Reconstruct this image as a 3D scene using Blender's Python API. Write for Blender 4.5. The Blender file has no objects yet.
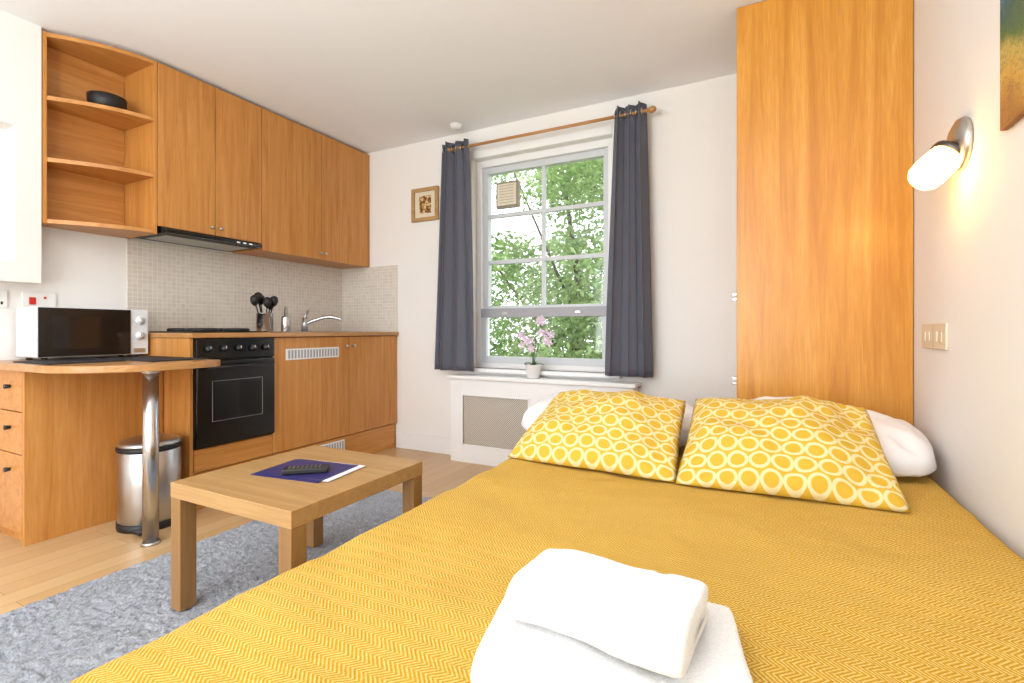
import bpy, bmesh, math, random
from mathutils import Vector, Matrix, noise
random.seed(7)
D=bpy.data
scene=bpy.context.scene
scene.view_settings.view_transform='Standard'
def col(r,g,b):
    def f(c):
        c/=255.0
        return c/12.92 if c<=.04045 else ((c+.055)/1.055)**2.4
    return (f(r),f(g),f(b),1)
# ---------------------------------------------------------------- node helpers
class NT:
    def __init__(s,name):
        s.m=D.materials.new(name); s.m.use_nodes=True
        s.t=s.m.node_tree; s.n=s.t.nodes; s.l=s.t.links
        s.b=s.n['Principled BSDF']
    def node(s,typ,**kw):
        n=s.n.new(typ)
        for k,v in kw.items(): setattr(n,k,v)
        return n
    def link(s,a,b): s.l.new(a,b)
    def coord(s,which='Object'): return s.node('ShaderNodeTexCoord').outputs[which]
    def mapping(s,src,scale=(1,1,1),rot=(0,0,0)):
        m=s.node('ShaderNodeMapping'); m.inputs['Scale'].default_value=scale; m.inputs['Rotation'].default_value=rot
        s.link(src,m.inputs['Vector']); return m.outputs[0]
    def noise(s,src,scale=5,detail=4,rough=.5,dist=0):
        n=s.node('ShaderNodeTexNoise'); n.inputs['Scale'].default_value=scale; n.inputs['Detail'].default_value=detail
        n.inputs['Roughness'].default_value=rough; n.inputs['Distortion'].default_value=dist
        s.link(src,n.inputs['Vector']); return n.outputs['Fac']
    def ramp(s,src,stops,interp='LINEAR'):
        r=s.node('ShaderNodeValToRGB'); r.color_ramp.interpolation=interp
        e=r.color_ramp.elements
        while len(e)<len(stops): e.new(.5)
        for i,(p,c) in enumerate(stops): e[i].position=p; e[i].color=c
        s.link(src,r.inputs[0]); return r.outputs[0]
    def math(s,op,a,b=None,c=None):
        m=s.node('ShaderNodeMath',operation=op)
        for i,v in enumerate((a,b,c)):
            if v is None: continue
            if isinstance(v,(int,float)): m.inputs[i].default_value=v
            else: s.link(v,m.inputs[i])
        return m.outputs[0]
    def mix(s,f,a,b,blend='MIX'):
        m=s.node('ShaderNodeMix',data_type='RGBA',blend_type=blend)
        for i,v in ((0,f),(6,a),(7,b)):
            if isinstance(v,(int,float,tuple)): m.inputs[i].default_value=v
            else: s.link(v,m.inputs[i])
        return m.outputs[2]
    def sep(s,src):
        n=s.node('ShaderNodeSeparateXYZ'); s.link(src,n.inputs[0]); return n.outputs
    def comb(s,x,y,z=0):
        n=s.node('ShaderNodeCombineXYZ')
        for i,v in enumerate((x,y,z)):
            if isinstance(v,(int,float)): n.inputs[i].default_value=v
            else: s.link(v,n.inputs[i])
        return n.outputs[0]
    def bump(s,h,strength=.2,dist=.01):
        b=s.node('ShaderNodeBump'); b.inputs['Strength'].default_value=strength; b.inputs['Distance'].default_value=dist
        s.link(h,b.inputs['Height']); s.link(b.outputs[0],s.b.inputs['Normal'])
    def base(s,src): s.link(src,s.b.inputs['Base Color'])
def plain(name,c,rough=.5,metal=0,nscale=40,nb=.03,spec=.5,var=.04):
    t=NT(name); t.b.inputs['Roughness'].default_value=rough; t.b.inputs['Metallic'].default_value=metal
    t.b.inputs['Specular IOR Level'].default_value=spec
    f=t.noise(t.coord(),nscale,3)
    c2=tuple(max(0,x*(1-var)) for x in c[:3])+(1,)
    t.base(t.mix(f,c,c2))
    if nb: t.bump(f,nb,.003)
    return t.m
def wood(name,light,mid,dark,grain='Z',rough=.35,sc=1.0,fine=.38):
    t=NT(name); t.b.inputs['Roughness'].default_value=rough
    s={'Z':(14,14,.7),'Y':(14,.7,14),'X':(.7,14,14)}[grain]
    v=t.mapping(t.coord(),tuple(a*sc for a in s))
    f=t.noise(v,1.6,7,.62,1.2)
    c=t.ramp(f,[(.25,dark),(.5,mid),(.78,light)])
    v2=t.mapping(t.coord(),tuple(a*7 for a in s))
    f2=t.noise(v2,2.0,3,.6)
    c=t.mix(t.math('MULTIPLY',t.ramp(f2,[(.35,(0,0,0,1)),(.7,(1,1,1,1))]),fine),c,dark)
    t.base(c); t.bump(f2,.04,.002)
    return t.m
# ---------------------------------------------------------------- mesh helpers
def group(name,loc=(0,0,0),rotz=0):
    e=D.objects.new(name,None); e.empty_display_size=.1; e.location=loc; e.rotation_euler=(0,0,rotz)
    scene.collection.objects.link(e); return e
def finish(name,me,m,parent=None,smooth=False,bevel=0,seg=2):
    o=D.objects.new(name,me); scene.collection.objects.link(o)
    if m is not None: me.materials.append(m)
    if smooth:
        for p in me.polygons: p.use_smooth=True
    if bevel:
        b=o.modifiers.new('bevel','BEVEL'); b.width=bevel; b.segments=seg; b.limit_method='ANGLE'
    if parent is not None: o.parent=parent
    return o
def boxes(name,lst,m,parent=None,bevel=0,seg=2):
    vs=[];fs=[]
    for (x0,x1,y0,y1,z0,z1) in lst:
        k=len(vs)
        vs+=[(x0,y0,z0),(x1,y0,z0),(x1,y1,z0),(x0,y1,z0),(x0,y0,z1),(x1,y0,z1),(x1,y1,z1),(x0,y1,z1)]
        fs+=[tuple(k+i for i in f) for f in ((0,3,2,1),(4,5,6,7),(0,1,5,4),(1,2,6,5),(2,3,7,6),(3,0,4,7))]
    me=D.meshes.new(name); me.from_pydata(vs,[],fs); me.update()
    return finish(name,me,m,parent,False,bevel,seg)
def box(name,x0,x1,y0,y1,z0,z1,m,parent=None,bevel=.002,seg=2):
    return boxes(name,[(x0,x1,y0,y1,z0,z1)],m,parent,bevel,seg)
def cyl(name,p0,p1,r0,r1,m,parent=None,seg=32,bevel=0):
    p0=Vector(p0);p1=Vector(p1); d=(p1-p0); L=d.length
    q=d.to_track_quat('Z','Y')
    bm=bmesh.new()
    bmesh.ops.create_cone(bm,cap_ends=True,segments=seg,radius1=r0,radius2=r1,depth=L)
    bmesh.ops.transform(bm,matrix=Matrix.Translation((p0+p1)/2)@q.to_matrix().to_4x4(),verts=bm.verts)
    me=D.meshes.new(name); bm.to_mesh(me); bm.free()
    for p in me.polygons: p.use_smooth=len(p.vertices)==4
    return finish(name,me,m,parent,False,bevel,2)
def lathe(name,prof,c,m,parent=None,seg=40,axis=None):
    vs=[];fs=[]
    for r,z in prof:
        for i in range(seg):
            a=2*math.pi*i/seg; vs.append(Vector((r*math.cos(a),r*math.sin(a),z)))
    n=len(prof)
    for j in range(n-1):
        for i in range(seg):
            k=(i+1)%seg
            fs.append((j*seg+i,j*seg+k,(j+1)*seg+k,(j+1)*seg+i))
    fs.append(tuple(range(seg))[::-1]); fs.append(tuple((n-1)*seg+i for i in range(seg)))
    q=Matrix.Identity(4)
    if axis is not None: q=Vector(axis).to_track_quat('Z','Y').to_matrix().to_4x4()
    M=Matrix.Translation(c)@q
    me=D.meshes.new(name); me.from_pydata([tuple(M@v) for v in vs],[],fs); me.update()
    o=finish(name,me,m,parent,True)
    return o
def tube(name,pts,r,m,parent=None,cyclic=False):
    cu=D.curves.new(name,'CURVE'); cu.dimensions='3D'; cu.bevel_depth=r; cu.bevel_resolution=4; cu.use_fill_caps=True
    sp=cu.splines.new('BEZIER'); sp.bezier_points.add(len(pts)-1); sp.use_cyclic_u=cyclic
    for b,p in zip(sp.bezier_points,pts):
        b.co=p; b.handle_left_type=b.handle_right_type='AUTO'
    cu.materials.append(m)
    o=D.objects.new(name,cu); scene.collection.objects.link(o)
    if parent is not None:o.parent=parent
    return o
def prism(name,poly,z0,z1,m,parent=None,bevel=0):
    n=len(poly)
    vs=[(x,y,z0) for x,y in poly]+[(x,y,z1) for x,y in poly]
    fs=[tuple(range(n))[::-1],tuple(range(n,2*n))]+[(i,(i+1)%n,n+(i+1)%n,n+i) for i in range(n)]
    me=D.meshes.new(name); me.from_pydata(vs,[],fs); me.update()
    bm=bmesh.new(); bm.from_mesh(me); bmesh.ops.recalc_face_normals(bm,faces=bm.faces); bm.to_mesh(me); bm.free()
    return finish(name,me,m,parent,False,bevel,2)
# ---------------------------------------------------------------- materials
M={}
M['wall']=plain('wall_paint',col(236,234,231),.85,nscale=60,nb=.05,var=.015)
M['ceil']=plain('ceiling_paint',col(244,246,250),.9,nscale=60,nb=.03,var=.01)
M['white']=plain('white_gloss_paint',col(236,236,236),.35,nb=0,var=.01)
M['cherry']=wood('cherry_veneer',col(214,158,90),col(200,138,68),col(172,108,46),'Z',.38)
M['cherryY']=wood('cherry_veneer_horizontal',col(214,158,90),col(200,138,68),col(172,108,46),'Y',.38)
M['ward']=wood('wardrobe_veneer',col(226,170,84),col(210,148,58),col(180,114,36),'Z',.3,.7,.45)
M['oak']=wood('oak_veneer',col(196,160,110),col(180,142,92),col(160,122,74),'X',.4)
M['oakZ']=wood('oak_veneer_leg',col(172,134,88),col(154,116,70),col(134,98,54),'Z',.4)
M['rod']=wood('pine_rod',col(205,156,100),col(185,134,80),col(160,110,62),'X',.4)
M['black']=plain('black_enamel',col(14,14,15),.18,nb=0)
M['blackm']=plain('black_plastic',col(24,24,26),.5,nb=.02)
M['chrome']=plain('brushed_steel',col(200,200,202),.22,1,nb=0)
M['satin']=plain('satin_steel',col(190,190,190),.33,1,nb=0)
M['darksteel']=plain('dark_steel',col(96,94,92),.35,1,nb=0)
M['mwhite']=plain('microwave_white',col(222,224,228),.35,nb=0)
M['dglass']=plain('dark_glass',col(16,17,20),.06,nb=0)
M['gap']=plain('shadow_gap',col(60,36,18),.8,nb=0)
M['socket']=plain('socket_plastic',col(235,235,232),.35,nb=0)
M['red']=plain('red_rocker',col(200,40,30),.4,nb=0)
M['cream']=plain('cream_plate',col(222,212,190),.35,nb=0)
M['pot']=plain('white_ceramic',col(240,240,240),.2,nb=0)
M['leafp']=plain('orchid_leaf',col(70,110,55),.4)
M['petal']=plain('orchid_petal',col(226,204,224),.5)
M['navy']=plain('navy_card',col(46,44,104),.4,nb=0)
M['paper']=plain('paper',col(232,232,238),.7,nb=0)
M['curtain']=plain('grey_curtain_cloth',col(92,94,106),.75,nscale=300,nb=.15,var=.12)
M['linen']=plain('white_cotton',col(238,238,240),.8,nscale=18,nb=.25,var=.02)
M['bark']=plain('bark',col(90,78,66),.9,nscale=12,nb=.5,var=.3)
M['beige']=plain('beige_vent',col(150,142,122),.5,nb=0)
# floor
t=NT('laminate_floor'); t.b.inputs['Roughness'].default_value=.32
sx=t.sep(t.coord()); v=t.comb(sx[1],sx[0])
br=t.node('ShaderNodeTexBrick'); br.offset=.37; t.link(v,br.inputs['Vector'])
br.inputs['Scale'].default_value=1; br.inputs['Brick Width'].default_value=1.15; br.inputs['Row Height'].default_value=.095
br.inputs['Mortar Size'].default_value=.0014; br.inputs['Color1'].default_value=col(214,182,138); br.inputs['Color2'].default_value=col(200,164,118)
br.inputs['Mortar'].default_value=col(150,116,78); br.inputs['Bias'].default_value=0
g=t.noise(t.mapping(t.coord(),(30,1.6,30)),1.5,6,.6,.8)
c=t.mix(t.math('MULTIPLY',g,.55),br.outputs['Color'],col(182,144,98))
t.base(c); t.bump(g,.03,.002); M['floor']=t.m
# mosaic tile
t=NT('mosaic_tile'); t.b.inputs['Roughness'].default_value=.25
sx=t.sep(t.coord()); v=t.comb(t.math('ADD',sx[0],sx[1]),sx[2])
br=t.node('ShaderNodeTexBrick'); br.offset=0; t.link(v,br.inputs['Vector'])
br.inputs['Scale'].default_value=1; br.inputs['Brick Width'].default_value=.026; br.inputs['Row Height'].default_value=.026
br.inputs['Mortar Size'].default_value=.0016; br.inputs['Color1'].default_value=col(218,210,198); br.inputs['Color2'].default_value=col(208,199,186)
br.inputs['Mortar'].default_value=col(228,224,216)
t.base(br.outputs['Color']); M['tile']=t.m
# blanket herringbone
t=NT('yellow_herringbone_weave'); t.b.inputs['Roughness'].default_value=.95; t.b.inputs['Specular IOR Level'].default_value=.1
sx=t.sep(t.coord())
nz=t.noise(t.coord(),6,2); 
zig=t.math('PINGPONG',sx[1],.018)
p=t.math('ADD',sx[0],t.math('MULTIPLY',zig,1.0))
p=t.math('ADD',p,t.math('MULTIPLY',nz,.012))
st=t.math('SINE',t.math('MULTIPLY',p,2*math.pi/.0082))
st=t.math('MULTIPLY_ADD',st,.5,.5)
fn=t.noise(t.coord(),330,4,.8)
st2=t.math('ADD',t.math('MULTIPLY',st,.36),t.math('MULTIPLY',fn,.88))
big=t.noise(t.coord(),2.5,3)
cA=t.ramp(st2,[(.28,col(172,122,24)),(.6,col(208,162,54)),(.95,col(242,222,160))])
c=t.mix(t.math('MULTIPLY',big,.22),cA,col(198,150,40))
t.base(c); t.bump(st2,.7,.0035); M['blanket']=t.m
# cushion rings : staggered interlocking rings
t=NT('yellow_ring_cushion_print'); t.b.inputs['Roughness'].default_value=.85; t.b.inputs['Specular IOR Level'].default_value=.15
uv=t.sep(t.coord('UV'))
U=t.math('MULTIPLY',uv[0],10.0); V=t.math('MULTIPLY',uv[1],9.0)
row=t.math('FLOOR',V); par=t.math('MULTIPLY',t.math('MODULO',row,2.0),.5)
u2=t.math('SUBTRACT',t.math('FRACT',t.math('ADD',U,par)),.5)
v2=t.math('SUBTRACT',t.math('FRACT',V),.5)
d=t.math('SQRT',t.math('ADD',t.math('MULTIPLY',u2,u2),t.math('MULTIPLY',v2,v2)))
cream=col(224,212,168); yel=col(206,166,52)
c=t.ramp(d,[(.0,yel),(.33,yel),(.36,cream),(.49,cream),(.52,yel),(.9,yel)])
fn=t.noise(t.coord('UV'),160,3,.7)
c=t.mix(t.math('MULTIPLY',fn,.38),c,col(210,178,82))
t.base(c); t.bump(fn,.2,.002); M['cushion']=t.m
# towel
t=NT('white_terry'); t.b.inputs['Roughness'].default_value=1; t.b.inputs['Specular IOR Level'].default_value=.05
fn=t.noise(t.coord(),380,4,.75)
t.base(t.ramp(fn,[(.3,col(230,229,228)),(.6,col(250,250,249))])); t.bump(fn,.8,.0035); M['terry']=t.m
# rug
t=NT('blue_grey_shag'); t.b.inputs['Roughness'].default_value=1; t.b.inputs['Specular IOR Level'].default_value=.05
a=t.noise(t.coord(),120,5,.8); b2=t.noise(t.coord(),9,3,.6)
f=t.math('ADD',t.math('MULTIPLY',a,.85),t.math('MULTIPLY',b2,.14))
t.base(t.ramp(f,[(.32,col(128,133,144)),(.48,col(182,187,197)),(.68,col(224,227,233))])); t.bump(a,1,.009); M['rug']=t.m
# leaf
t=NT('tree_leaf')
f=t.noise(t.coord(),1.6,4)
cc=t.ramp(f,[(.3,col(100,126,66)),(.5,col(138,164,98)),(.7,col(186,206,148))])
t.base(cc); t.b.inputs['Roughness'].default_value=.5
tr=t.node('ShaderNodeBsdfTranslucent'); t.link(cc,tr.inputs['Color'])
mx=t.node('ShaderNodeMixShader'); mx.inputs[0].default_value=.45
t.link(t.b.outputs[0],mx.inputs[1]); t.link(tr.outputs[0],mx.inputs[2])
t.link(mx.outputs[0],t.n['Material Output'].inputs['Surface']); M['leaf']=t.m
# glass pane
t=NT('window_glass')
tr=t.node('ShaderNodeBsdfTransparent'); gl=t.node('ShaderNodeBsdfGlossy'); gl.inputs['Roughness'].default_value=.02
mx=t.node('ShaderNodeMixShader'); mx.inputs[0].default_value=.03
t.link(tr.outputs[0],mx.inputs[1]); t.link(gl.outputs[0],mx.inputs[2]); t.link(mx.outputs[0],t.n['Material Output'].inputs['Surface']); M['glass']=t.m
# lamp glass
t=NT('lit_opal_glass')
t.b.inputs['Base Color'].default_value=col(255,240,210); t.b.inputs['Emission Color'].default_value=(1,.46,.12,1); t.b.inputs['Emission Strength'].default_value=24
M['opal']=t.m
# radiator lattice
t=NT('radiator_lattice'); t.b.inputs['Roughness'].default_value=.6
sx=t.sep(t.coord())
k=2*math.pi/.03
q1=t.math('SINE',t.math('MULTIPLY',t.math('ADD',sx[0],sx[2]),k)); q2=t.math('SINE',t.math('MULTIPLY',t.math('SUBTRACT',sx[0],sx[2]),k))
q=t.math('ABSOLUTE',t.math('MULTIPLY',q1,q2))
t.base(t.ramp(q,[(.15,col(216,208,196)),(.45,col(144,136,124))])); M['lattice']=t.m
# landscape painting
t=NT('landscape_print'); t.b.inputs['Roughness'].default_value=.6
sx=t.sep(t.coord()); n1=t.noise(t.mapping(t.coord(),(1,14,26)),2,6,.7,2.5); n0=t.noise(t.coord(),7,3)
h=t.math('ADD',sx[2],t.math('MULTIPLY',t.math('SUBTRACT',n0,.5),.22))
c=t.ramp(t.math('MULTIPLY_ADD',h,1.5,-2.1),[(0,col(150,96,44)),(.14,col(206,160,74)),(.24,col(190,170,90)),(.32,col(86,112,60)),(.42,col(60,96,90)),(.5,col(96,140,176)),(.7,col(170,196,212)),(.85,col(110,150,190)),(1,col(190,205,210))])
c=t.mix(t.math('MULTIPLY',t.math('GREATER_THAN',n1,.55),.35),c,col(50,62,56)); t.base(c); t.bump(n1,.3,.004); M['art']=t.m
# small picture print
t=NT('tile_print')
n0=t.noise(t.coord(),45,2); 
t.base(t.ramp(n0,[(.40,col(96,64,30)),(.47,col(196,150,80)),(.56,col(232,214,170)),(.64,col(120,84,44))],'CONSTANT')); M['print']=t.m

# ================================================================ ROOM SHELL
XL,XR,YB,YF,ZC=-3.2,.52,3.07,-1.9,2.385
box('floor',XL-.2,XR+.2,YF-.2,YB+.25,-.12,0,M['floor'],bevel=0)
box('ceiling',XL-.2,XR+.2,YF-.2,YB+.25,ZC,ZC+.12,M['ceil'],bevel=0)
box('wall_left',XL-.2,XL,YF-.2,YB+.25,0,ZC,M['wall'],bevel=0)
box('wall_right',XR,XR+.2,YF-.2,YB+.25,0,ZC,M['wall'],bevel=0)
WX0,WX1,WZ0,WZ1=-1.90,-.86,.655,2.17
boxes('wall_back',[(XL,WX0,YB,YB+.25,0,ZC),(WX1,XR,YB,YB+.25,0,ZC),(WX0,WX1,YB,YB+.25,0,WZ0),(WX0,WX1,YB,YB+.25,WZ1,ZC)],M['wall'])
boxes('wall_front',[(XL,-2.7,YF-.2,YF,0,ZC),(.1,XR,YF-.2,YF,0,ZC),(-2.7,.1,YF-.2,YF,0,.5),(-2.7,.1,YF-.2,YF,2.2,ZC)],M['wall'])
boxes('window_2',[(-2.7,-2.64,YF-.12,YF-.06,.5,2.2),(.04,.1,YF-.12,YF-.06,.5,2.2),(-2.7,.1,YF-.12,YF-.06,.5,.56),(-2.7,.1,YF-.12,YF-.06,2.14,2.2),(-1.33,-1.27,YF-.12,YF-.06,.5,2.2)],M['white'])
# projecting boxed wall with niche
boxes('wall_boxing',[(XL,-3.09,.98,1.072,1.155,ZC),(XL,-3.09,-.6,.25,1.155,ZC),(XL,-3.09,.25,.98,1.155,1.25),(XL,-3.09,.25,.98,1.88,ZC)],M['wall'])
# baseboards
box('baseboard_back',-2.6,-2.02,YB-.018,YB,0,.125,M['white'],bevel=.004)
box('baseboard_right',XR-.018,XR,YF,.2,0,.125,M['white'],bevel=.004)
box('baseboard_left',XL,XL+.018,YF,.9,0,.125,M['white'],bevel=.004)
box('baseboard_front',XL+.02,XR-.02,YF,YF+.018,0,.125,M['white'],bevel=.004)
# tile splashback
boxes('trim_tile_splashback',[(XL,XL+.008,1.478,YB,.916,1.445),(XL+.008,-2.6,YB-.008,YB,.916,1.445)],M['tile'])
# ---------------- window
w=group('window_1')
fy0,fy1=3.15,3.20
fr=.045
boxes('frame',[(WX0,WX0+fr,fy0-.03,fy1+.03,WZ0,WZ1),(WX1-fr,WX1,fy0-.03,fy1+.03,WZ0,WZ1),(WX0+fr,WX1-fr,fy0-.03,fy1+.03,WZ1-.05,WZ1),(WX0+fr,WX1-fr,fy0-.03,fy1+.03,WZ0,WZ0+.035)],M['white'],w,.003)
ix0,ix1=WX0+fr,WX1-fr; zt=WZ1-.05
s=.04
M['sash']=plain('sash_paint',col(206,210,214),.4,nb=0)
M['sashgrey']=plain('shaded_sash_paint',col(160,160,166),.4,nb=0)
boxes('upper_sash',[(ix0,ix0+s,fy0,fy1,1.07,zt),(ix1-s,ix1,fy0,fy1,1.07,zt),(ix0+s,ix1-s,fy0,fy1,zt-.045,zt),(ix0+s,ix1-s,fy0,fy1,1.06,1.105)]+
  [(ix0+s,ix1-s,fy0+.01,fy1-.01,z-.014,z+.014) for z in (1.425,1.765)]+[((ix0+ix1)/2-.013,(ix0+ix1)/2+.013,fy0+.012,fy1-.012,1.1,zt-.04)],M['sash'],w,.002)
boxes('lower_sash',[(ix0,ix0+s,fy0-.028,fy0-.002,WZ0+.035,1.06),(ix1-s,ix1,fy0-.028,fy0-.002,WZ0+.035,1.06),(ix0+s,ix1-s,fy0-.028,fy0-.002,WZ0+.035,WZ0+.085)],M['sash'],w,.002)
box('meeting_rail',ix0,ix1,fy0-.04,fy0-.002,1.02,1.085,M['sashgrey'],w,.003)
for x in (ix0+.2,ix1-.2): box('sash_lift',x-.02,x+.02,fy0-.05,fy0-.04,1.04,1.06,M['satin'],w,.002)
box('pane',ix0+.01,ix1-.01,fy0+.022,fy0+.026,WZ0+.04,zt-.01,M['glass'],w,0)
boxes('casing',[(WX0-.05,WX0,YB-.015,YB,WZ0-.02,WZ1+.06),(WX1,WX1+.05,YB-.015,YB,WZ0-.02,WZ1+.06),(WX0,WX1,YB-.015,YB,WZ1,WZ1+.06)],M['white'],w,.005)
box('sill',WX0-.06,WX1+.06,YB-.055,fy0-.03,WZ0-.028,WZ0,M['white'],w,.006,3)
boxes('vent_fan',[(-1.745,-1.56,fy0-.012,fy0+.02,1.81,2.0)],M['beige'],w,.006)
boxes('vent_cover',[(-1.728,-1.577,fy0-.022,fy0-.012,1.827,1.983)],M['cream'],w,.004)
boxes('vent_louvres',[(-1.71,-1.595,fy0-.024,fy0-.022,1.845+i*.02,1.848+i*.02) for i in range(7)],M['beige'],w)
# ---------------- outside
bm_v=[];bm_f=[]
def leaf(c,sz):
    q=Matrix.Rotation(random.uniform(0,6.28),3,'Z')@Matrix.Rotation(random.uniform(0,6.28),3,'X')@Matrix.Rotation(random.uniform(0,6.28),3,'Y')
    k=len(bm_v)
    for p in ((-1,0,0),(-.2,.45,.08),(1,0,0),(-.2,-.45,.08)): bm_v.append(tuple(Vector(c)+q@Vector(p)*sz))
    bm_f.append((k,k+1,k+2,k+3))
blobs=[]
for i in range(620):
    y=random.uniform(7.2,13); x=random.uniform(-1.0,-.0)*y*.80+.6; z=random.uniform(-2.2,.52*y)
    if z/y>.27 and x/y<-.40 and random.random()<.7: continue
    blobs.append((x,y,z,random.uniform(.35,.75)))
for (x,y,z,r) in blobs:
    for k in range(int(330*r)):
        g=Vector((random.gauss(0,1),random.gauss(0,1),random.gauss(0,1))).normalized()*r*random.uniform(.4,1.15)
        leaf((x+g.x,y+g.y,z+g.z*.8),random.uniform(.04,.08))
tree=group('garden_tree')
me=D.meshes.new('foliage'); me.from_pydata(bm_v,[],bm_f); me.update(); finish('foliage',me,M['leaf'],tree)
cyl('trunk',(-3.4,9,-3.2),(-3.2,9,2.0),.14,.07,M['bark'],tree)
for a,b_,r in (((-3.3,9,.2),(-5.2,8.8,2.6),.04),((-3.3,9,.8),(-1.4,8.9,3.2),.04),((-3.2,9,1.9),(-3.6,9,4.6),.06),((-3.25,9,1.2),(-4.3,8.4,4.0),.035),((-3.3,9,-.4),(-5.8,9.2,1.0),.035),((-3.3,9,.4),(-2.1,8.5,2.2),.03)):
    cyl('branch',a,b_,r,r*.35,M['bark'],tree,12)
M['grass']=plain('lawn',col(110,140,70),.9,nscale=8,nb=.4,var=.4)
box('ground',-40,40,-40,60,-3.4,-3.2,M['grass'],bevel=0)

# ================================================================ KITCHEN
kb=group('kitchen_base_units')
F=-2.6
box('side_panel',XL+.001,F,1.478,1.496,.0,.887,M['cherry'],kb)
box('carcass_left',XL+.01,F-.03,1.50,1.955,.19,.31,M['gap'],kb)
box('carcass_right',XL+.01,F-.022,1.955,YB-.01,.19,.887,M['gap'],kb)
box('back_rail',XL+.01,F-.3,1.50,1.955,.31,.887,M['gap'],kb)
box('plinth',XL+.01,F-.012,1.50,YB-.01,0,.188,M['cherryY'],kb)
box('oven_drawer',F-.02,F,1.50,1.95,.195,.312,M['cherryY'],kb)
box('door_middle',F-.02,F,1.954,2.553,.195,.884,M['cherry'],kb)
box('door_right',F-.02,F,2.557,YB-.004,.195,.884,M['cherry'],kb)
M['ctop']=wood('counter_edge_wood',col(204,160,108),col(188,138,84),col(162,112,62),'Y',.3)
ct=box('countertop',XL+.009,F+.02,1.475,YB-.009,.888,.915,M['ctop'],kb,.004)
boxes('vent_grille',[(F,F+.006,2.04,2.46,.745,.815)],M['white'],kb,.002)
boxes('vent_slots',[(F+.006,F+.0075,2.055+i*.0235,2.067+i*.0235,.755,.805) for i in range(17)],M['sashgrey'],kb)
boxes('plinth_vent',[(F-.012,F-.004,2.2,2.52,.09,.17)],M['white'],kb,.002)
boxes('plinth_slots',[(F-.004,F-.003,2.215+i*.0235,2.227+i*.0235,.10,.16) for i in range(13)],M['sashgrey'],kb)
for y in (2.52,2.59): lathe('knob',[(.004,0),(.004,.012),(.011,.018),(.011,.026),(.004,.029)],(F,y,.82),M['satin'],kb,20,(1,0,0))
# oven
ov=group('oven')
box('body',F-.28,F-.001,1.502,1.952,.318,.884,M['blackm'],ov)
box('control_panel',F,F+.018,1.502,1.952,.775,.884,M['black'],ov,.004)
box('door_glass',F,F+.022,1.502,1.952,.322,.768,M['black'],ov,.006)
box('inner_window',F+.022,F+.0235,1.59,1.86,.45,.66,M['dglass'],ov,0)
boxes('window_frame',[(F+.022,F+.024,1.58,1.87,.66,.6615),(F+.022,F+.024,1.58,1.87,.4485,.45),(F+.022,F+.024,1.58,1.5815,.45,.66),(F+.022,F+.024,1.8685,1.87,.45,.66)],M['sashgrey'],ov)
cyl('door_handle',(F+.055,1.54,.735),(F+.055,1.915,.735),.009,.009,M['blackm'],ov)
for y in (1.56,1.895): cyl('handle_post',(F+.02,y,.735),(F+.055,y,.735),.007,.007,M['blackm'],ov,12)
for i in range(5):
    y=1.56+i*.083; lathe('control_knob',[(.018,0),(.017,.016),(.010,.018),(.009,.024),(.003,.025)],(F+.018,y,.83),M['blackm'],ov,24,(1,0,0))
    box('knob_mark',F+.043,F+.044,y-.0012,y+.0012,.832,.845,M['white'],ov,0)
# hob
hb=group('hob')
box('plate',-3.1,-2.68,1.54,1.98,.9155,.923,M['black'],hb,.003)
for (x,y,r) in ((-2.8,1.66,.085),(-2.8,1.86,.07),(-3.0,1.66,.07),(-3.0,1.86,.085)):
    lathe('ring',[(r,0),(r,.012),(r*.9,.018),(r*.25,.018),(r*.2,.012)],(x,y,.923),M['blackm'],hb)
# sink + tap
sk=group('sink')
boxes('rim',[(-3.05,-2.67,2.15,2.17,.9155,.919),(-3.05,-2.67,2.93,2.95,.9155,.919),(-3.05,-3.03,2.17,2.93,.9155,.919),(-2.69,-2.67,2.17,2.93,.9155,.919)],M['chrome'],sk,.001)
box('basin',-3.03,-2.69,2.17,2.93,.9155,.9165,M['satin'],sk,0)
tp=group('mixer_tap')
cyl('body',(-2.98,2.50,.919),(-2.98,2.50,1.02),.024,.02,M['chrome'],tp)
tube('spout',[(-2.98,2.50,.97),(-2.93,2.54,1.0),(-2.85,2.61,1.025),(-2.79,2.66,1.01)],.013,M['chrome'],tp)
tube('lever',[(-2.98,2.50,1.02),(-2.97,2.51,1.05),(-2.93,2.49,1.075)],.008,M['chrome'],tp)
# utensil holder
uh=group('utensil_holder')
lathe('pot',[(.048,0),(.05,.005),(.05,.12),(.052,.122),(.047,.122),(.046,.02)],(-2.86,2.09,.9155),M['chrome'],uh)
for i,(dx,dy,h,kind) in enumerate(((-.02,.0,.20,0),(.015,.02,.19,1),(.0,-.02,.21,0),(.02,-.005,.18,2),(-.01,.025,.17,1),(.005,-.035,.19,0))):
    b0=(-2.86+dx*.3,2.09+dy*.3,.94); b1=(-2.86+dx*2.0,2.09+dy*2.2,.9155+h)
    cyl('handle',b0,b1,.004,.004,M['blackm'],uh,10)
    lathe('utensil_head',[(.004,-.025),(.02,-.01),(.026,.012),(.022,.035),(.006,.045)],b1,M['blackm'],uh,14,(dx*2,dy*2,1))
lathe('storage_canister',[(.028,0),(.03,.004),(.03,.09),(.026,.1),(.012,.104),(.01,.16),(.004,.162)],(-2.80,2.2,.9195),M['chrome'])
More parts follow.
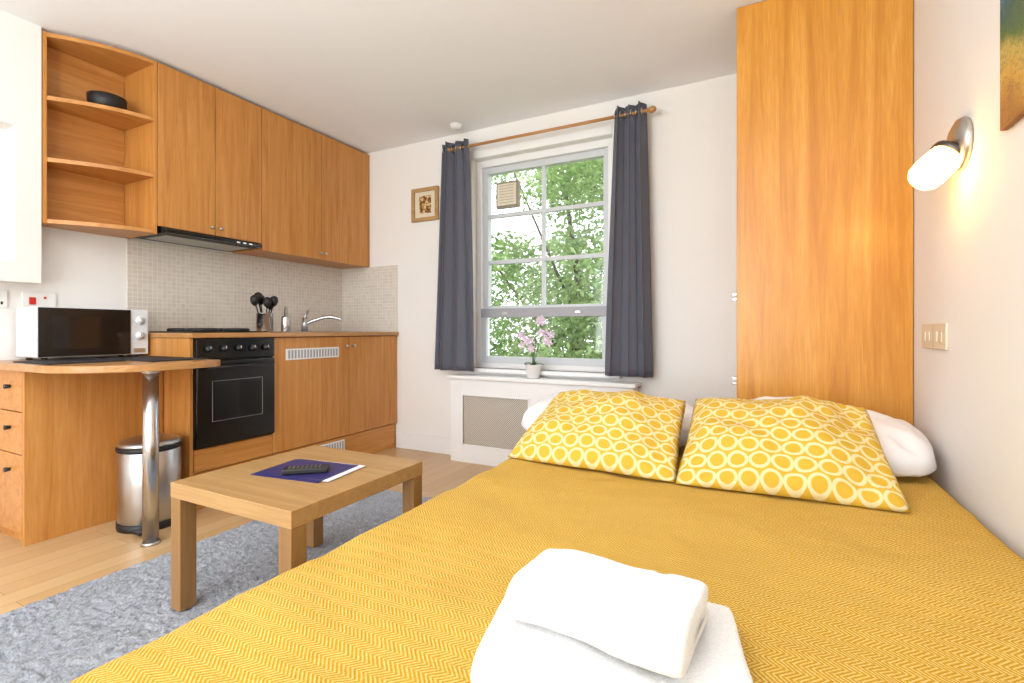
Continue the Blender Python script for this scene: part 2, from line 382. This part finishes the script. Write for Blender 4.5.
# upper cabinets
ku=group('kitchen_wall_cabinets'); U=-2.89
box('carcass_left',XL+.009,U-.022,1.478,2.09,1.49,2.37,M['gap'],ku)
box('carcass_right',XL+.009,U-.022,2.09,YB-.009,1.447,2.37,M['cherry'],ku)
ys=[1.478,1.79,2.09,2.575,YB-.004]
for i in range(4):
    z0=1.488 if i<2 else 1.445
    box('door_%d'%(i+1),U-.02,U,ys[i]+.002,ys[i+1]-.002,z0,2.365,M['cherry'],ku,.002)
for y,z in ((1.765,1.53),(1.815,1.53),(2.55,1.49),(2.60,1.49)):
    lathe('knob',[(.004,0),(.004,.01),(.010,.016),(.010,.023),(.003,.026)],(U,y,z),M['satin'],ku,20,(1,0,0))
box('left_end_panel',XL+.009,U-.001,1.462,1.477,1.443,2.365,M['cherry'],ku)
# open shelf unit, front edge sweeps gently back to the wall
sh=group('corner_shelf_unit')
M['shelfin']=wood('shelf_veneer',col(212,156,90),col(194,134,68),col(168,108,50),'Y',.4)
box('back_panel',XL+.001,XL+.012,1.076,1.46,1.445,2.37,M['shelfin'],sh,0)
box('left_panel',XL+.012,-3.085,1.076,1.09,1.445,2.37,M['cherry'],sh,0)
poly=[(XL+.012,1.09)]
N=14
for i in range(N+1):
    a=i/N
    poly.append((-3.075+(U+3.075)*a+.035*math.sin(math.pi*a), 1.09+(1.461-1.09)*a))
poly.append((XL+.012,1.461))
for i,z in enumerate((1.445,1.742,2.04,2.345)):
    prism('shelf_%d'%(i+1),poly,z,z+.02,M['shelfin'],sh,.001)
lathe('small_black_bowl',[(.05,0),(.075,.012),(.082,.05),(.083,.082),(.078,.084),(.074,.05),(.045,.016)],(-3.060,1.325,2.0605),M['blackm'],None,48)
# hood
hd=group('cooker_hood')
box('body',XL+.012,U+.005,1.50,2.07,1.452,1.486,M['blackm'],hd,.004)
box('visor',U+.005,U+.035,1.50,2.07,1.455,1.474,M['black'],hd,.004)
boxes('filter',[(XL+.06,U-.04,1.54,2.03,1.449,1.452)],M['satin'],hd)
for y in (1.9,1.94,1.98): box('switch',U+.035,U+.037,y,y+.02,1.46,1.469,M['white'],hd,0)
# ================================================================ BREAKFAST BAR
bar=group('breakfast_bar')
ZT=.787
pl=[(XL+.002,.885),(-2.66,.885)]
for i in range(1,15):
    a=-math.pi/2+i/15*math.pi/2*1.05
    pl.append((-2.60+.33*math.cos(a),1.215+.33*math.sin(a)))
pl+=[(-2.268,1.28),(-2.275,1.36),(-2.30,1.43),(-2.34,1.474),(XL+.002,1.474)]
prism('worktop',pl,ZT-.03,ZT,M['ctop'],bar,.004)
cyl('leg',(-2.38,1.19,.012),(-2.38,1.19,ZT-.031),.030,.030,M['chrome'],bar,40)
cyl('leg_foot',(-2.38,1.19,0),(-2.38,1.19,.012),.038,.034,M['chrome'],bar,40)
cyl('leg_collar',(-2.38,1.19,ZT-.045),(-2.38,1.19,ZT-.03),.034,.044,M['chrome'],bar,40)
du=group('drawer_unit')
box('carcass',XL+.02,-2.85,.945,1.474,0,ZT-.032,M['cherry'],du,0)
box('side_panel',-2.85,-2.83,.925,1.474,0,ZT-.032,M['cherry'],du)
for i,(z0,z1) in enumerate(((.575,.752),(.39,.571),(.045,.386))):
    box('drawer_front_%d'%(i+1),XL+.02,-2.852,.925,.944,z0,z1,M['cherryY'],du)
    cyl('drawer_knob',(-2.97,.925,z1-.07),(-2.97,.905,z1-.07),.007,.011,M['blackm'],du,16)
# microwave
mw=group('microwave'); mx0,mx1,my0,my1,mz0,mz1=-3.17,-2.965,1.005,1.462,.802,1.038
box('body',mx0,mx1,my0,my1,mz0,mz1,M['mwhite'],mw,.006)
box('front_bezel',mx1,mx1+.018,my0,my1,mz0,mz1,M['mwhite'],mw,.004)
box('door',mx1+.018,mx1+.026,my0+.004,my1-.085,mz0+.004,mz1-.004,M['black'],mw,.002)
box('door_window',mx1+.026,mx1+.0265,my0+.05,my1-.125,mz0+.04,mz1-.045,M['dglass'],mw,0)
for z in (.98,.90):
    lathe('dial',[(.022,0),(.021,.012),(.010,.014),(.009,.02),(.002,.021)],(mx1+.018,my1-.042,z),M['mwhite'],mw,28,(1,0,0))
    box('dial_mark',mx1+.039,mx1+.0395,my1-.0435,my1-.0405,z,z+.009,M['blackm'],mw,0)
box('door_button',mx1+.018,mx1+.021,my1-.07,my1-.015,mz0+.01,mz0+.032,M['satin'],mw,.001)
for x in (mx0+.03,mx1-.02):
    for y in (my0+.04,my1-.04): cyl('foot',(x,y,ZT),(x,y,mz0),.012,.012,M['blackm'],mw,12)
M['mat']=plain('woven_placemat',col(40,40,46),.7,nscale=200,nb=.3,var=.4)
box('placemat',-2.93,-2.60,.92,1.20,ZT+.0005,ZT+.006,M['mat'])
box('placemat',-2.90,-2.42,1.22,1.46,ZT+.0005,ZT+.006,M['mat'])
# ================================================================ BIN
bn=group('pedal_bin'); bc=(-2.635,1.315,0)
lathe('steel_body',[(.122,.03),(.125,.035),(.125,.36),(.12,.365)],bc,M['satin'],bn,56)
lathe('base_ring',[(.128,0.0),(.130,.01),(.130,.032),(.122,.035)],bc,M['blackm'],bn,56)
lathe('lid_ring',[(.127,.362),(.131,.366),(.131,.380),(.125,.384)],bc,M['blackm'],bn,56)
lathe('lid',[(.126,.384),(.128,.392),(.112,.408),(.07,.42),(.01,.424)],bc,M['satin'],bn,56)
box('pedal',-2.535,-2.475,1.19,1.24,.012,.024,M['blackm'],bn,.004)
cyl('pedal_arm',(-2.59,1.26,.018),(-2.51,1.22,.018),.008,.008,M['blackm'],bn,10)
box('hinge',-2.73,-2.69,1.41,1.44,.3,.385,M['blackm'],bn,.004)
# ================================================================ SOCKETS
for i,(a,b_) in enumerate(((.86,.985),(1.035,1.165))):
    sg=group('wall_socket')
    box('plate',XL,XL+.01,a,b_,1.035,1.115,M['socket'],sg,.003)
    if i==0:
        boxes('pins',[(XL+.01,XL+.011,y,y+.008,z,z+.014) for y in (a+.02,a+.04,a+.08,a+.10) for z in (1.05,)],M['blackm'],sg)
        boxes('rocker',[(XL+.01,XL+.014,a+.03,a+.045,1.082,1.1),(XL+.01,XL+.014,a+.08,a+.095,1.082,1.1)],M['socket'],sg)
    else:
        box('red_rocker',XL+.01,XL+.015,a+.025,a+.05,1.055,1.09,M['red'],sg,.001)
        box('neon',XL+.01,XL+.013,a+.08,a+.09,1.085,1.095,M['red'],sg,.001)
# ================================================================ RADIATOR COVER
rc=group('radiator_cover'); ry=2.93
boxes('frame',[(-2.0,-1.90,ry,ry+.02,.03,.585),(-.79,-.70,ry,ry+.02,.03,.585),(-1.90,-.79,ry,ry+.02,.475,.585),(-1.90,-.79,ry,ry+.02,.03,.125),(-1.38,-1.32,ry,ry+.02,.125,.475)],M['white'],rc,.002)
boxes('mouldings',[(a,b_,ry-.006,ry,c0,c1) for (a,b_,c0,c1) in ((-1.905,-1.375,.47,.482),(-1.905,-1.375,.118,.130),(-1.905,-1.893,.13,.47),(-1.387,-1.375,.13,.47),(-1.325,-.785,.47,.482),(-1.325,-.785,.118,.130),(-1.325,-1.313,.13,.47),(-.797,-.785,.13,.47))],M['white'],rc,.002)
boxes('feet_rail',[(-2.0,-.70,ry+.003,ry+.02,0,.03)],M['white'],rc)
boxes('sides',[(-2.0,-1.98,ry+.02,YB-.001,0,.585),(-.72,-.70,ry+.02,YB-.001,0,.585)],M['white'],rc,.002)
box('lattice_panel',-1.90,-.79,ry+.012,ry+.016,.125,.475,M['lattice'],rc,0)
box('shelf_top',-2.02,-.68,ry-.02,YB-.001,.585,.61,M['white'],rc,.005,3)
# orchid
oc=group('potted_orchid'); px,py,pz=-1.37,2.975,.611
lathe('pot',[(.035,0),(.04,.004),(.054,.085),(.057,.09),(.050,.09),(.045,.07)],(px,py,pz),M['pot'],oc)
def blade(name,p0,d,L,W,m,par,droop=.6):
    d=Vector(d).normalized(); side=d.cross(Vector((0,0,1))).normalized(); vs=[];fs=[];n=8
    for i in range(n+1):
        u=i/n; c=Vector(p0)+d*L*u+Vector((0,0,-droop*L*u*u)); ww=W*math.sin(math.pi*min(1,(.12+.88*u)))**.7*.5 if u<1 else 0
        vs+=[tuple(c-side*ww),tuple(c+Vector((0,0,-.004))),tuple(c+side*ww)]
    for i in range(n):
        k=i*3; fs+=[(k,k+1,k+4,k+3),(k+1,k+2,k+5,k+4)]
    me=D.meshes.new(name); me.from_pydata(vs,[],fs); me.update(); return finish(name,me,m,par,True)
for a in (0.3,1.6,2.9,4.2,5.3):
    blade('leaf',(px,py,pz+.08),(math.cos(a),math.sin(a)*.5,.9),.10,.034,M['leafp'],oc)
for k,(ex,ez) in enumerate(((.05,.30),(-.05,.22),(.09,.22),(.0,.17))):
    pts=[(px,py,pz+.07),(px+ex*.3,py,pz+.07+ez*.5),(px+ex,py-.02,pz+.07+ez),(px+ex*1.6,py-.04,pz+.05+ez)]
    tube('stem',pts,.0025,M['leafp'],oc)
    for j in range(4):
        u=j/3; c=Vector(pts[2]).lerp(Vector(pts[3]),u)*1.0+Vector((random.uniform(-.03,.03),-.01*j/3,random.uniform(-.05,.025)))
        vs=[tuple(c)];fs=[]
        for p in range(5):
            a=p*2*math.pi/5+j
            for da,r in ((-.5,.020),(0,.030),(.5,.020)):
                vs.append((c.x+r*math.cos(a+da),c.y-.006,c.z+r*math.sin(a+da)))
            b0=1+p*3; fs.append((0,b0,b0+1,b0+2))
        me=D.meshes.new('flower'); me.from_pydata(vs,[],fs); me.update(); finish('flower',me,M['petal'],oc)
# ================================================================ CURTAINS
def curtain(name,xt0,xt1,xb0,xb1,zb,k,ph,parent):
    nu,nv=140,30; vs=[];fs=[]; zt=2.275; yc=2.95
    for j in range(nv+1):
        v=j/nv; z=zb+(zt-zb)*v
        e=v**1.3
        for i in range(nu+1):
            u=i/nu; a=2*math.pi*k*u+ph+ .5*math.sin(2.2*v+u*5+ph)*(1-v)
            x=(xb0*(1-e)+xt0*e)*(1-u)+(xb1*(1-e)+xt1*e)*u
            amp=.034*(1-.12*(1-v))*(.8+.3*math.sin(u*7+ph))
            vs.append((x+.010*math.sin(2*a)*(1-.3*v),yc+amp*math.sin(a),z))
    for j in range(nv):
        for i in range(nu):
            b0=j*(nu+1)+i; fs.append((b0,b0+1,b0+nu+2,b0+nu+1))
    me=D.meshes.new(name); me.from_pydata(vs,[],fs); me.update()
    o=finish(name,me,M['curtain'],parent,True)
    so=o.modifiers.new('t','SOLIDIFY'); so.thickness=.003
    for i in range(int(k*2)):
        x=xt0+(xt1-xt0)*(i+.5)/(k*2)
        lathe('eyelet',[(.017,-.003),(.024,-.003),(.024,.003),(.017,.003)],(x,yc,2.225),M['satin'],parent,20,(1,0,.0))
cs=group('curtain_pair')
curtain('left_curtain',-2.085,-1.86,-2.155,-1.80,.64,3,0,cs)
curtain('right_curtain',-.825,-.635,-.885,-.60,.65,3,1,cs)
cyl('pole',(-2.02,2.95,2.225),(-.60,2.95,2.225),.010,.010,M['rod'],cs)
for x in (-2.03,-.59): lathe('finial',[(.002,-.024),(.014,-.018),(.021,0),(.014,.018),(.002,.024)],(x,2.95,2.225),M['rod'],cs,20,(1,0,0))
for x in (-1.98,-.72): box('bracket',x-.008,x+.008,2.95,YB-.001,2.208,2.215,M['rod'],cs)
# ================================================================ SMALL PICTURE, CEILING BIT
pf=group('framed_picture')
x0,x1,z0,z1=-2.445,-2.195,1.765,2.02
boxes('frame',[(x0,x1,YB-.025,YB-.001,z0,z0+.028),(x0,x1,YB-.025,YB-.001,z1-.028,z1),(x0,x0+.028,YB-.025,YB-.001,z0+.028,z1-.028),(x1-.028,x1,YB-.025,YB-.001,z0+.028,z1-.028)],M['oak'],pf,.002)
box('mount',x0+.028,x1-.028,YB-.012,YB-.002,z0+.028,z1-.028,M['cream'],pf,0)
box('print',x0+.07,x1-.07,YB-.014,YB-.012,z0+.06,z1-.06,M['print'],pf,0)
lathe('smoke_detector',[(.045,0),(.045,-.015),(.03,-.03),(.005,-.032)],(-1.95,2.93,ZC),M['white'])
# ================================================================ WARDROBE
wd=group('wardrobe'); wy=2.44; wx=-.115
box('carcass',wx+.003,XR-.004,wy+.02,YB-.004,.0,ZC-.004,M['ward'],wd,0)
box('front_panel',wx,XR-.003,wy,wy+.02,.03,ZC-.004,M['ward'],wd,.002)
for z in (1.08,.70): boxes('hinge',[(wx-.02,wx+.001,wy+.0,wy+.03,z-.018,z-.004),(wx-.02,wx+.001,wy+.0,wy+.03,z+.004,z+.018)],M['satin'],wd,.002)
# ================================================================ SWITCHES, LAMP, PAINTING
ls=group('light_switch')
box('plate',XR-.009,XR,2.03,2.30,.865,.952,M['cream'],ls,.003)
box('plate_joint',XR-.0095,XR-.0088,2.160,2.163,.867,.950,M['beige'],ls,0)
for y in (2.07,2.12,2.205,2.255): box('rocker',XR-.013,XR-.009,y-.011,y+.011,.89,.925,M['cream'],ls,.002)
lp=group('wall_lamp'); lc=Vector((XR,1.895,1.478))
lathe('back_plate',[(.074,0),(.077,.006),(.070,.020),(.045,.032),(.005,.034)],lc,M['satin'],lp,48,(-1,0,0))
a0=lc+Vector((-.02,0,-.012)); dr=Vector((-.68,-.20,-.70)).normalized()
cyl('socket_arm',a0,a0+dr*.022,.03,.044,M['darksteel'],lp)
lathe('cap_rim',[(.042,.0),(.050,.004),(.050,.018),(.046,.020)],a0+dr*.014,M['darksteel'],lp,40,dr)
lathe('glass_shade',[(.034,.0),(.042,.006),(.045,.03),(.047,.08),(.044,.105),(.033,.120),(.017,.127),(.004,.129)],a0+dr*.014,M['opal'],lp,36,dr)
pg=group('landscape_painting')
box('canvas',XR-.016,XR-.002,.85,1.60,1.41,2.05,M['art'],pg,.002)
# ================================================================ RUG + COFFEE TABLE
nx,ny=130,320; vs=[];fs=[]
for j in range(ny+1):
    for i in range(nx+1):
        u=i/nx;v=j/ny
        x=-2.2+1.12*u+random.uniform(-.004,.004); y=-.55+2.75*v+random.uniform(-.004,.004)
        e=min(u,1-u)*1.12; e2=min(v,1-v)*2.75; k=min(1,min(e,e2)/.02)
        vs.append((x,y,.002+k*(.014+random.uniform(-.006,.006))))
for j in range(ny):
    for i in range(nx):
        b0=j*(nx+1)+i; fs.append((b0,b0+1,b0+nx+2,b0+nx+1))
me=D.meshes.new('shag_rug'); me.from_pydata(vs,[],fs); me.update(); finish('shag_rug',me,M['rug'],None,True)
ctb=group('coffee_table'); tx0,tx1,ty0,ty1,tz=-1.725,-1.15,.92,1.50,.435
box('top',tx0,tx1,ty0,ty1,tz-.05,tz,M['oak'],ctb,.002)
L=.054
for i,(x,y) in enumerate(((tx0,ty0),(tx1-L,ty0),(tx0,ty1-L),(tx1-L,ty1-L))):
    box('leg_%d'%(i+1),x+.001,x+L-.001,y+.001,y+L-.001,.0225,tz-.05,M['oakZ'],ctb,.002)
fo=group('leaflet_folder',(-1.42,1.22,tz),math.radians(8))
box('cover',-.16,.12,-.11,.10,.0005,.003,M['navy'],fo,0)
box('sheet',-.06,.150,-.095,.105,.0032,.0042,M['paper'],fo,0)
box('inner_cover',-.14,.125,-.105,.095,.0045,.0065,M['navy'],fo,0)
rm=group('remote_control',(-1.40,1.18,tz+.0068),math.radians(-50))
box('body',-.024,.024,-.075,.075,0,.02,M['blackm'],rm,.006,3)
boxes('buttons',[(-.013+c*.011,-.009+c*.011,-.055+r*.014,-.051+r*.014,.020,.0208) for c in range(3) for r in range(8)],M['beige'],rm)
# ================================================================ BED
bed=group('double_bed'); bx0,bx1,by0,by1,bz=-.880,.505,.23,2.36,.45
box('base',bx0+.03,bx1-.02,by0+.03,by1-.01,.04,.2,M['blackm'],bed,.01)
for x in (bx0+.1,bx1-.1):
    for y in (by0+.1,by1-.1): cyl('foot',(x,y,0),(x,y,.04),.03,.03,M['blackm'],bed,16)
bm=bmesh.new(); bmesh.ops.create_cube(bm,size=1)
bmesh.ops.scale(bm,vec=(bx1-bx0,by1-by0,bz-.13),verts=bm.verts); bmesh.ops.translate(bm,vec=((bx0+bx1)/2,(by0+by1)/2,(bz+.13)/2),verts=bm.verts)
bmesh.ops.bevel(bm,geom=bm.edges[:],offset=.045,segments=4,affect='EDGES',profile=.5)
me=D.meshes.new('blanket'); bm.to_mesh(me); bm.free()
bl=finish('blanket',me,M['blanket'],bed,True)
r=bl.modifiers.new('r','REMESH'); r.mode='VOXEL'; r.voxel_size=.014; r.use_smooth_shade=True
tx=D.textures.new('cloth_undulation','CLOUDS'); tx.noise_scale=.3
dm=bl.modifiers.new('d','DISPLACE'); dm.texture=tx; dm.strength=.020; dm.mid_level=.5; dm.texture_coords='LOCAL'
tx2=D.textures.new('cloth_wrinkle','CLOUDS'); tx2.noise_scale=.10; tx2.noise_depth=2
dm2=bl.modifiers.new('d2','DISPLACE'); dm2.texture=tx2; dm2.strength=.009; dm2.mid_level=.5; dm2.texture_coords='LOCAL'
# pillows
def pillow(name,a,b,T,m,loc,rot,k=.07,seed=0,wr=.006,rnd=0,ex=.42,taper=0,under=.8):
    n=48; vs=[];fs=[];uvs=[]
    idx={}
    for side in (1,-1):
        for j in range(n+1):
            for i in range(n+1):
                u=-1+2*i/n; v=-1+2*j/n
                if side==-1 and (i in(0,n) or j in(0,n)): idx[(side,i,j)]=idx[(1,i,j)]; continue
                x=a*u*(1-k*(1-v*v)*u*u)*math.sqrt(1-rnd*v**4)*(1-taper*v); y=b*v*(1-k*(1-u*u)*v*v)*math.sqrt(1-rnd*u**4)
                h=T*(max(0,(1-u*u))*max(0,(1-v*v)))**ex
                nn=noise.noise(Vector((x*7+seed,y*7,seed*3.1)))*wr*3+noise.noise(Vector((x*18,y*18+seed,1)))*wr
                cr=math.sin(math.atan2(abs(v)-1.05,abs(u)-1.05)*14+seed)*wr*.7*max(0,(abs(u)+abs(v)-.9))
                edge=min(1,(1-max(abs(u),abs(v)))*5)
                z=side*(h*(1 if side==1 else under))+(nn+cr)*edge
                idx[(side,i,j)]=len(vs); vs.append((x,y,z)); uvs.append(((u+1)/2,(v+1)/2))
    for side in (1,-1):
        for j in range(n):
            for i in range(n):
                f=(idx[(side,i,j)],idx[(side,i+1,j)],idx[(side,i+1,j+1)],idx[(side,i,j+1)])
                fs.append(f if side==1 else f[::-1])
    me=D.meshes.new(name); me.from_pydata(vs,[],fs); me.update()
    uvl=me.uv_layers.new(name='UVMap')
    for lp_ in me.loops: uvl.data[lp_.index].uv=uvs[lp_.vertex_index]
    o=finish(name,me,m,None,True); o.location=loc; o.rotation_euler=tuple(math.radians(r) for r in rot)
    return o
pillow('bed_pillow',.385,.22,.100,M['linen'],(-.605,2.12,.53),(9,0,2),0,1,.010,.3,.30,0,.4)
pillow('bed_pillow',.345,.22,.115,M['linen'],(.150,2.12,.53),(9,3,-3),0,5,.010,.3,.32,0,.3)
pillow('patterned_cushion',.292,.222,.088,M['cushion'],(-.540,1.79,.560),(28,0,-3),.045,2,.009,.07,.54,.07,.35)
pillow('patterned_cushion',.287,.227,.090,M['cushion'],(.038,1.78,.565),(29,0,2),.045,9,.009,.07,.54,.05,.35)
# towels
def towel(name,W,Dp,layers,th,loc,rotz,seed,band_at=.82):
    path=[]
    h=th
    for l in range(layers):
        ys=[Dp/2-th/2,-Dp/2+th/2] if l%2==0 else [-Dp/2+th/2,Dp/2-th/2]
        z=th/2+l*h
        n=16
        for i in range(n+1):
            path.append(Vector((0,ys[0]+(ys[1]-ys[0])*i/n,z)))
        if l<layers-1:
            sgn=-1 if l%2==0 else 1
            for i in range(1,6):
                a=math.pi*i/6
                path.append(Vector((0,ys[1]+sgn*math.sin(a)*h/2,z+h/2-math.cos(a)*h/2)))
    L=[];R=[]
    for i,p in enumerate(path):
        d=(path[min(i+1,len(path)-1)]-path[max(i-1,0)]).normalized()
        nrm=Vector((0,-d.z,d.y)); e=min(i,len(path)-1-i); s_=th*.465*(min(1,(e+1.0)/3.0)**.5)
        L.append(p+nrm*s_); R.append(p-nrm*s_)
    prof=L+R[::-1]; n=len(prof); K=60; vs=[];fs=[]
    cen=[ (path[min(i,len(path)-1)]) for i in range(len(path))]; cenp=cen+cen[::-1]
    for k in range(K+1):
        u=k/K; x=-W/2+W*u; e=min(u,1-u)*W; R_=.013; sc=1 if e>R_ else math.sqrt(max(0,1-((R_-e)/R_)**2))*.6+.4
        for p,c in zip(prof,cenp):
            q=c+(p-c)*sc
            w_=noise.noise(Vector((x*8+seed,q.y*8,q.z*2)))*.008
            w2=noise.noise(Vector((x*26,q.y*26+seed,q.z*8)))*.0024
            bend=-.009*(abs(u-.5)*2)**3-.005*min(1,abs(q.y)/(Dp/2))**3
            band=-.0030 if abs(u-band_at)<.035 or abs(u-band_at+.085)<.008 else 0
            vs.append((x+w_*.6,q.y+w_+w2,max(.001,q.z+(w_+w2+bend+band)*min(1,q.z/.04))))
    for k in range(K):
        for i in range(n):
            j=(i+1)%n; fs.append((k*n+i,k*n+j,(k+1)*n+j,(k+1)*n+i))
    fs.append(tuple(range(n))); fs.append(tuple(K*n+i for i in range(n))[::-1])
    me=D.meshes.new(name); me.from_pydata(vs,[],fs); me.update()
    bm=bmesh.new(); bm.from_mesh(me); bmesh.ops.recalc_face_normals(bm,faces=bm.faces); bm.to_mesh(me); bm.free()
    o=finish(name,me,M['terry'],None,True); o.location=loc; o.rotation_euler=(0,0,rotz)
    sb=o.modifiers.new('s','SUBSURF'); sb.levels=2; sb.render_levels=2
    tt=D.textures.new('terry_pile','CLOUDS'); tt.noise_scale=.006
    dd=o.modifiers.new('p','DISPLACE'); dd.texture=tt; dd.strength=.0014; dd.mid_level=.5; dd.texture_coords='LOCAL'
    return o
towel('folded_towel',.355,.240,2,.027,(-.200,.708,bz+.005),math.radians(12),1)
towel('folded_towel',.255,.165,2,.034,(-.205,.703,bz+.060),math.radians(-4),4,.76)

# ================================================================ LIGHTS / WORLD / CAMERA
def area(name,loc,rot,sx_,sy_,p,c):
    l=D.lights.new(name,'AREA'); l.shape='RECTANGLE'; l.size=sx_; l.size_y=sy_; l.energy=p; l.color=c
    o=D.objects.new(name,l); o.location=loc; o.rotation_euler=rot; scene.collection.objects.link(o); return o
area('window_daylight',(-1.3,YF-.3,1.3),(math.radians(108),0,0),2.7,1.6,78,(.98,.985,1))
pl_=group('ceiling_fill_light')  # glowing ceiling dome added out of view as fill for the room
M['fillglow']=NT('ceiling_fill_glow'); mt=M['fillglow']; mt.b.inputs['Emission Color'].default_value=(1,.92,.82,1); mt.b.inputs['Emission Strength'].default_value=7; M['fillglow']=mt.m
lathe('fill_dome',[(.19,0),(.19,-.02),(.16,-.06),(.09,-.085),(.01,-.09)],(-1.3,-.4,ZC-.001),M['fillglow'],pl_)
lathe('rim',[(.2,0),(.205,-.01),(.2,-.02),(.191,-.02)],(-1.3,-.4,ZC-.0005),M['chrome'],pl_)
# unseen uplighter added behind the camera to brighten the ceiling
fl=group('fill_uplighter')
lathe('base',[(.14,0),(.14,.015),(.03,.03),(.012,.04)],(-1.0,-.75,0.0),M['satin'],fl)
cyl('stem',(-1.0,-.75,.03),(-1.0,-.75,1.3),.012,.012,M['satin'],fl)
lathe('bowl',[(.012,0),(.09,.03),(.15,.09),(.147,.09),(.088,.035),(.01,.008)],(-1.0,-.75,1.3),M['satin'],fl)
u_=D.lights.new('fill_uplight','AREA'); u_.shape='DISK'; u_.size=.22; u_.energy=72; u_.color=(.96,.98,1)
uo=D.objects.new('fill_uplight',u_); uo.location=(-1.0,-.75,1.392); uo.rotation_euler=(math.pi,0,0); scene.collection.objects.link(uo); uo.parent=fl
sun=D.lights.new('sun','SUN'); sun.energy=2.5; sun.angle=.05; so=D.objects.new('sun',sun); so.rotation_euler=Vector((.75,-.12,.65)).to_track_quat('Z','Y').to_euler(); scene.collection.objects.link(so)
w_=D.worlds.new('sky'); scene.world=w_; w_.use_nodes=True
bg=w_.node_tree.nodes['Background']; bg.inputs[0].default_value=(.89,.945,1,1); bg.inputs[1].default_value=3.1
cam=D.cameras.new('camera'); cam.sensor_width=36; cam.lens=36*493/1024; cam.shift_y=-11.5/1024; cam.clip_start=.02
co=D.objects.new('camera',cam); co.location=(0,0,.93); co.rotation_euler=(math.radians(90),0,math.radians(27.2)); scene.collection.objects.link(co)
scene.camera=co
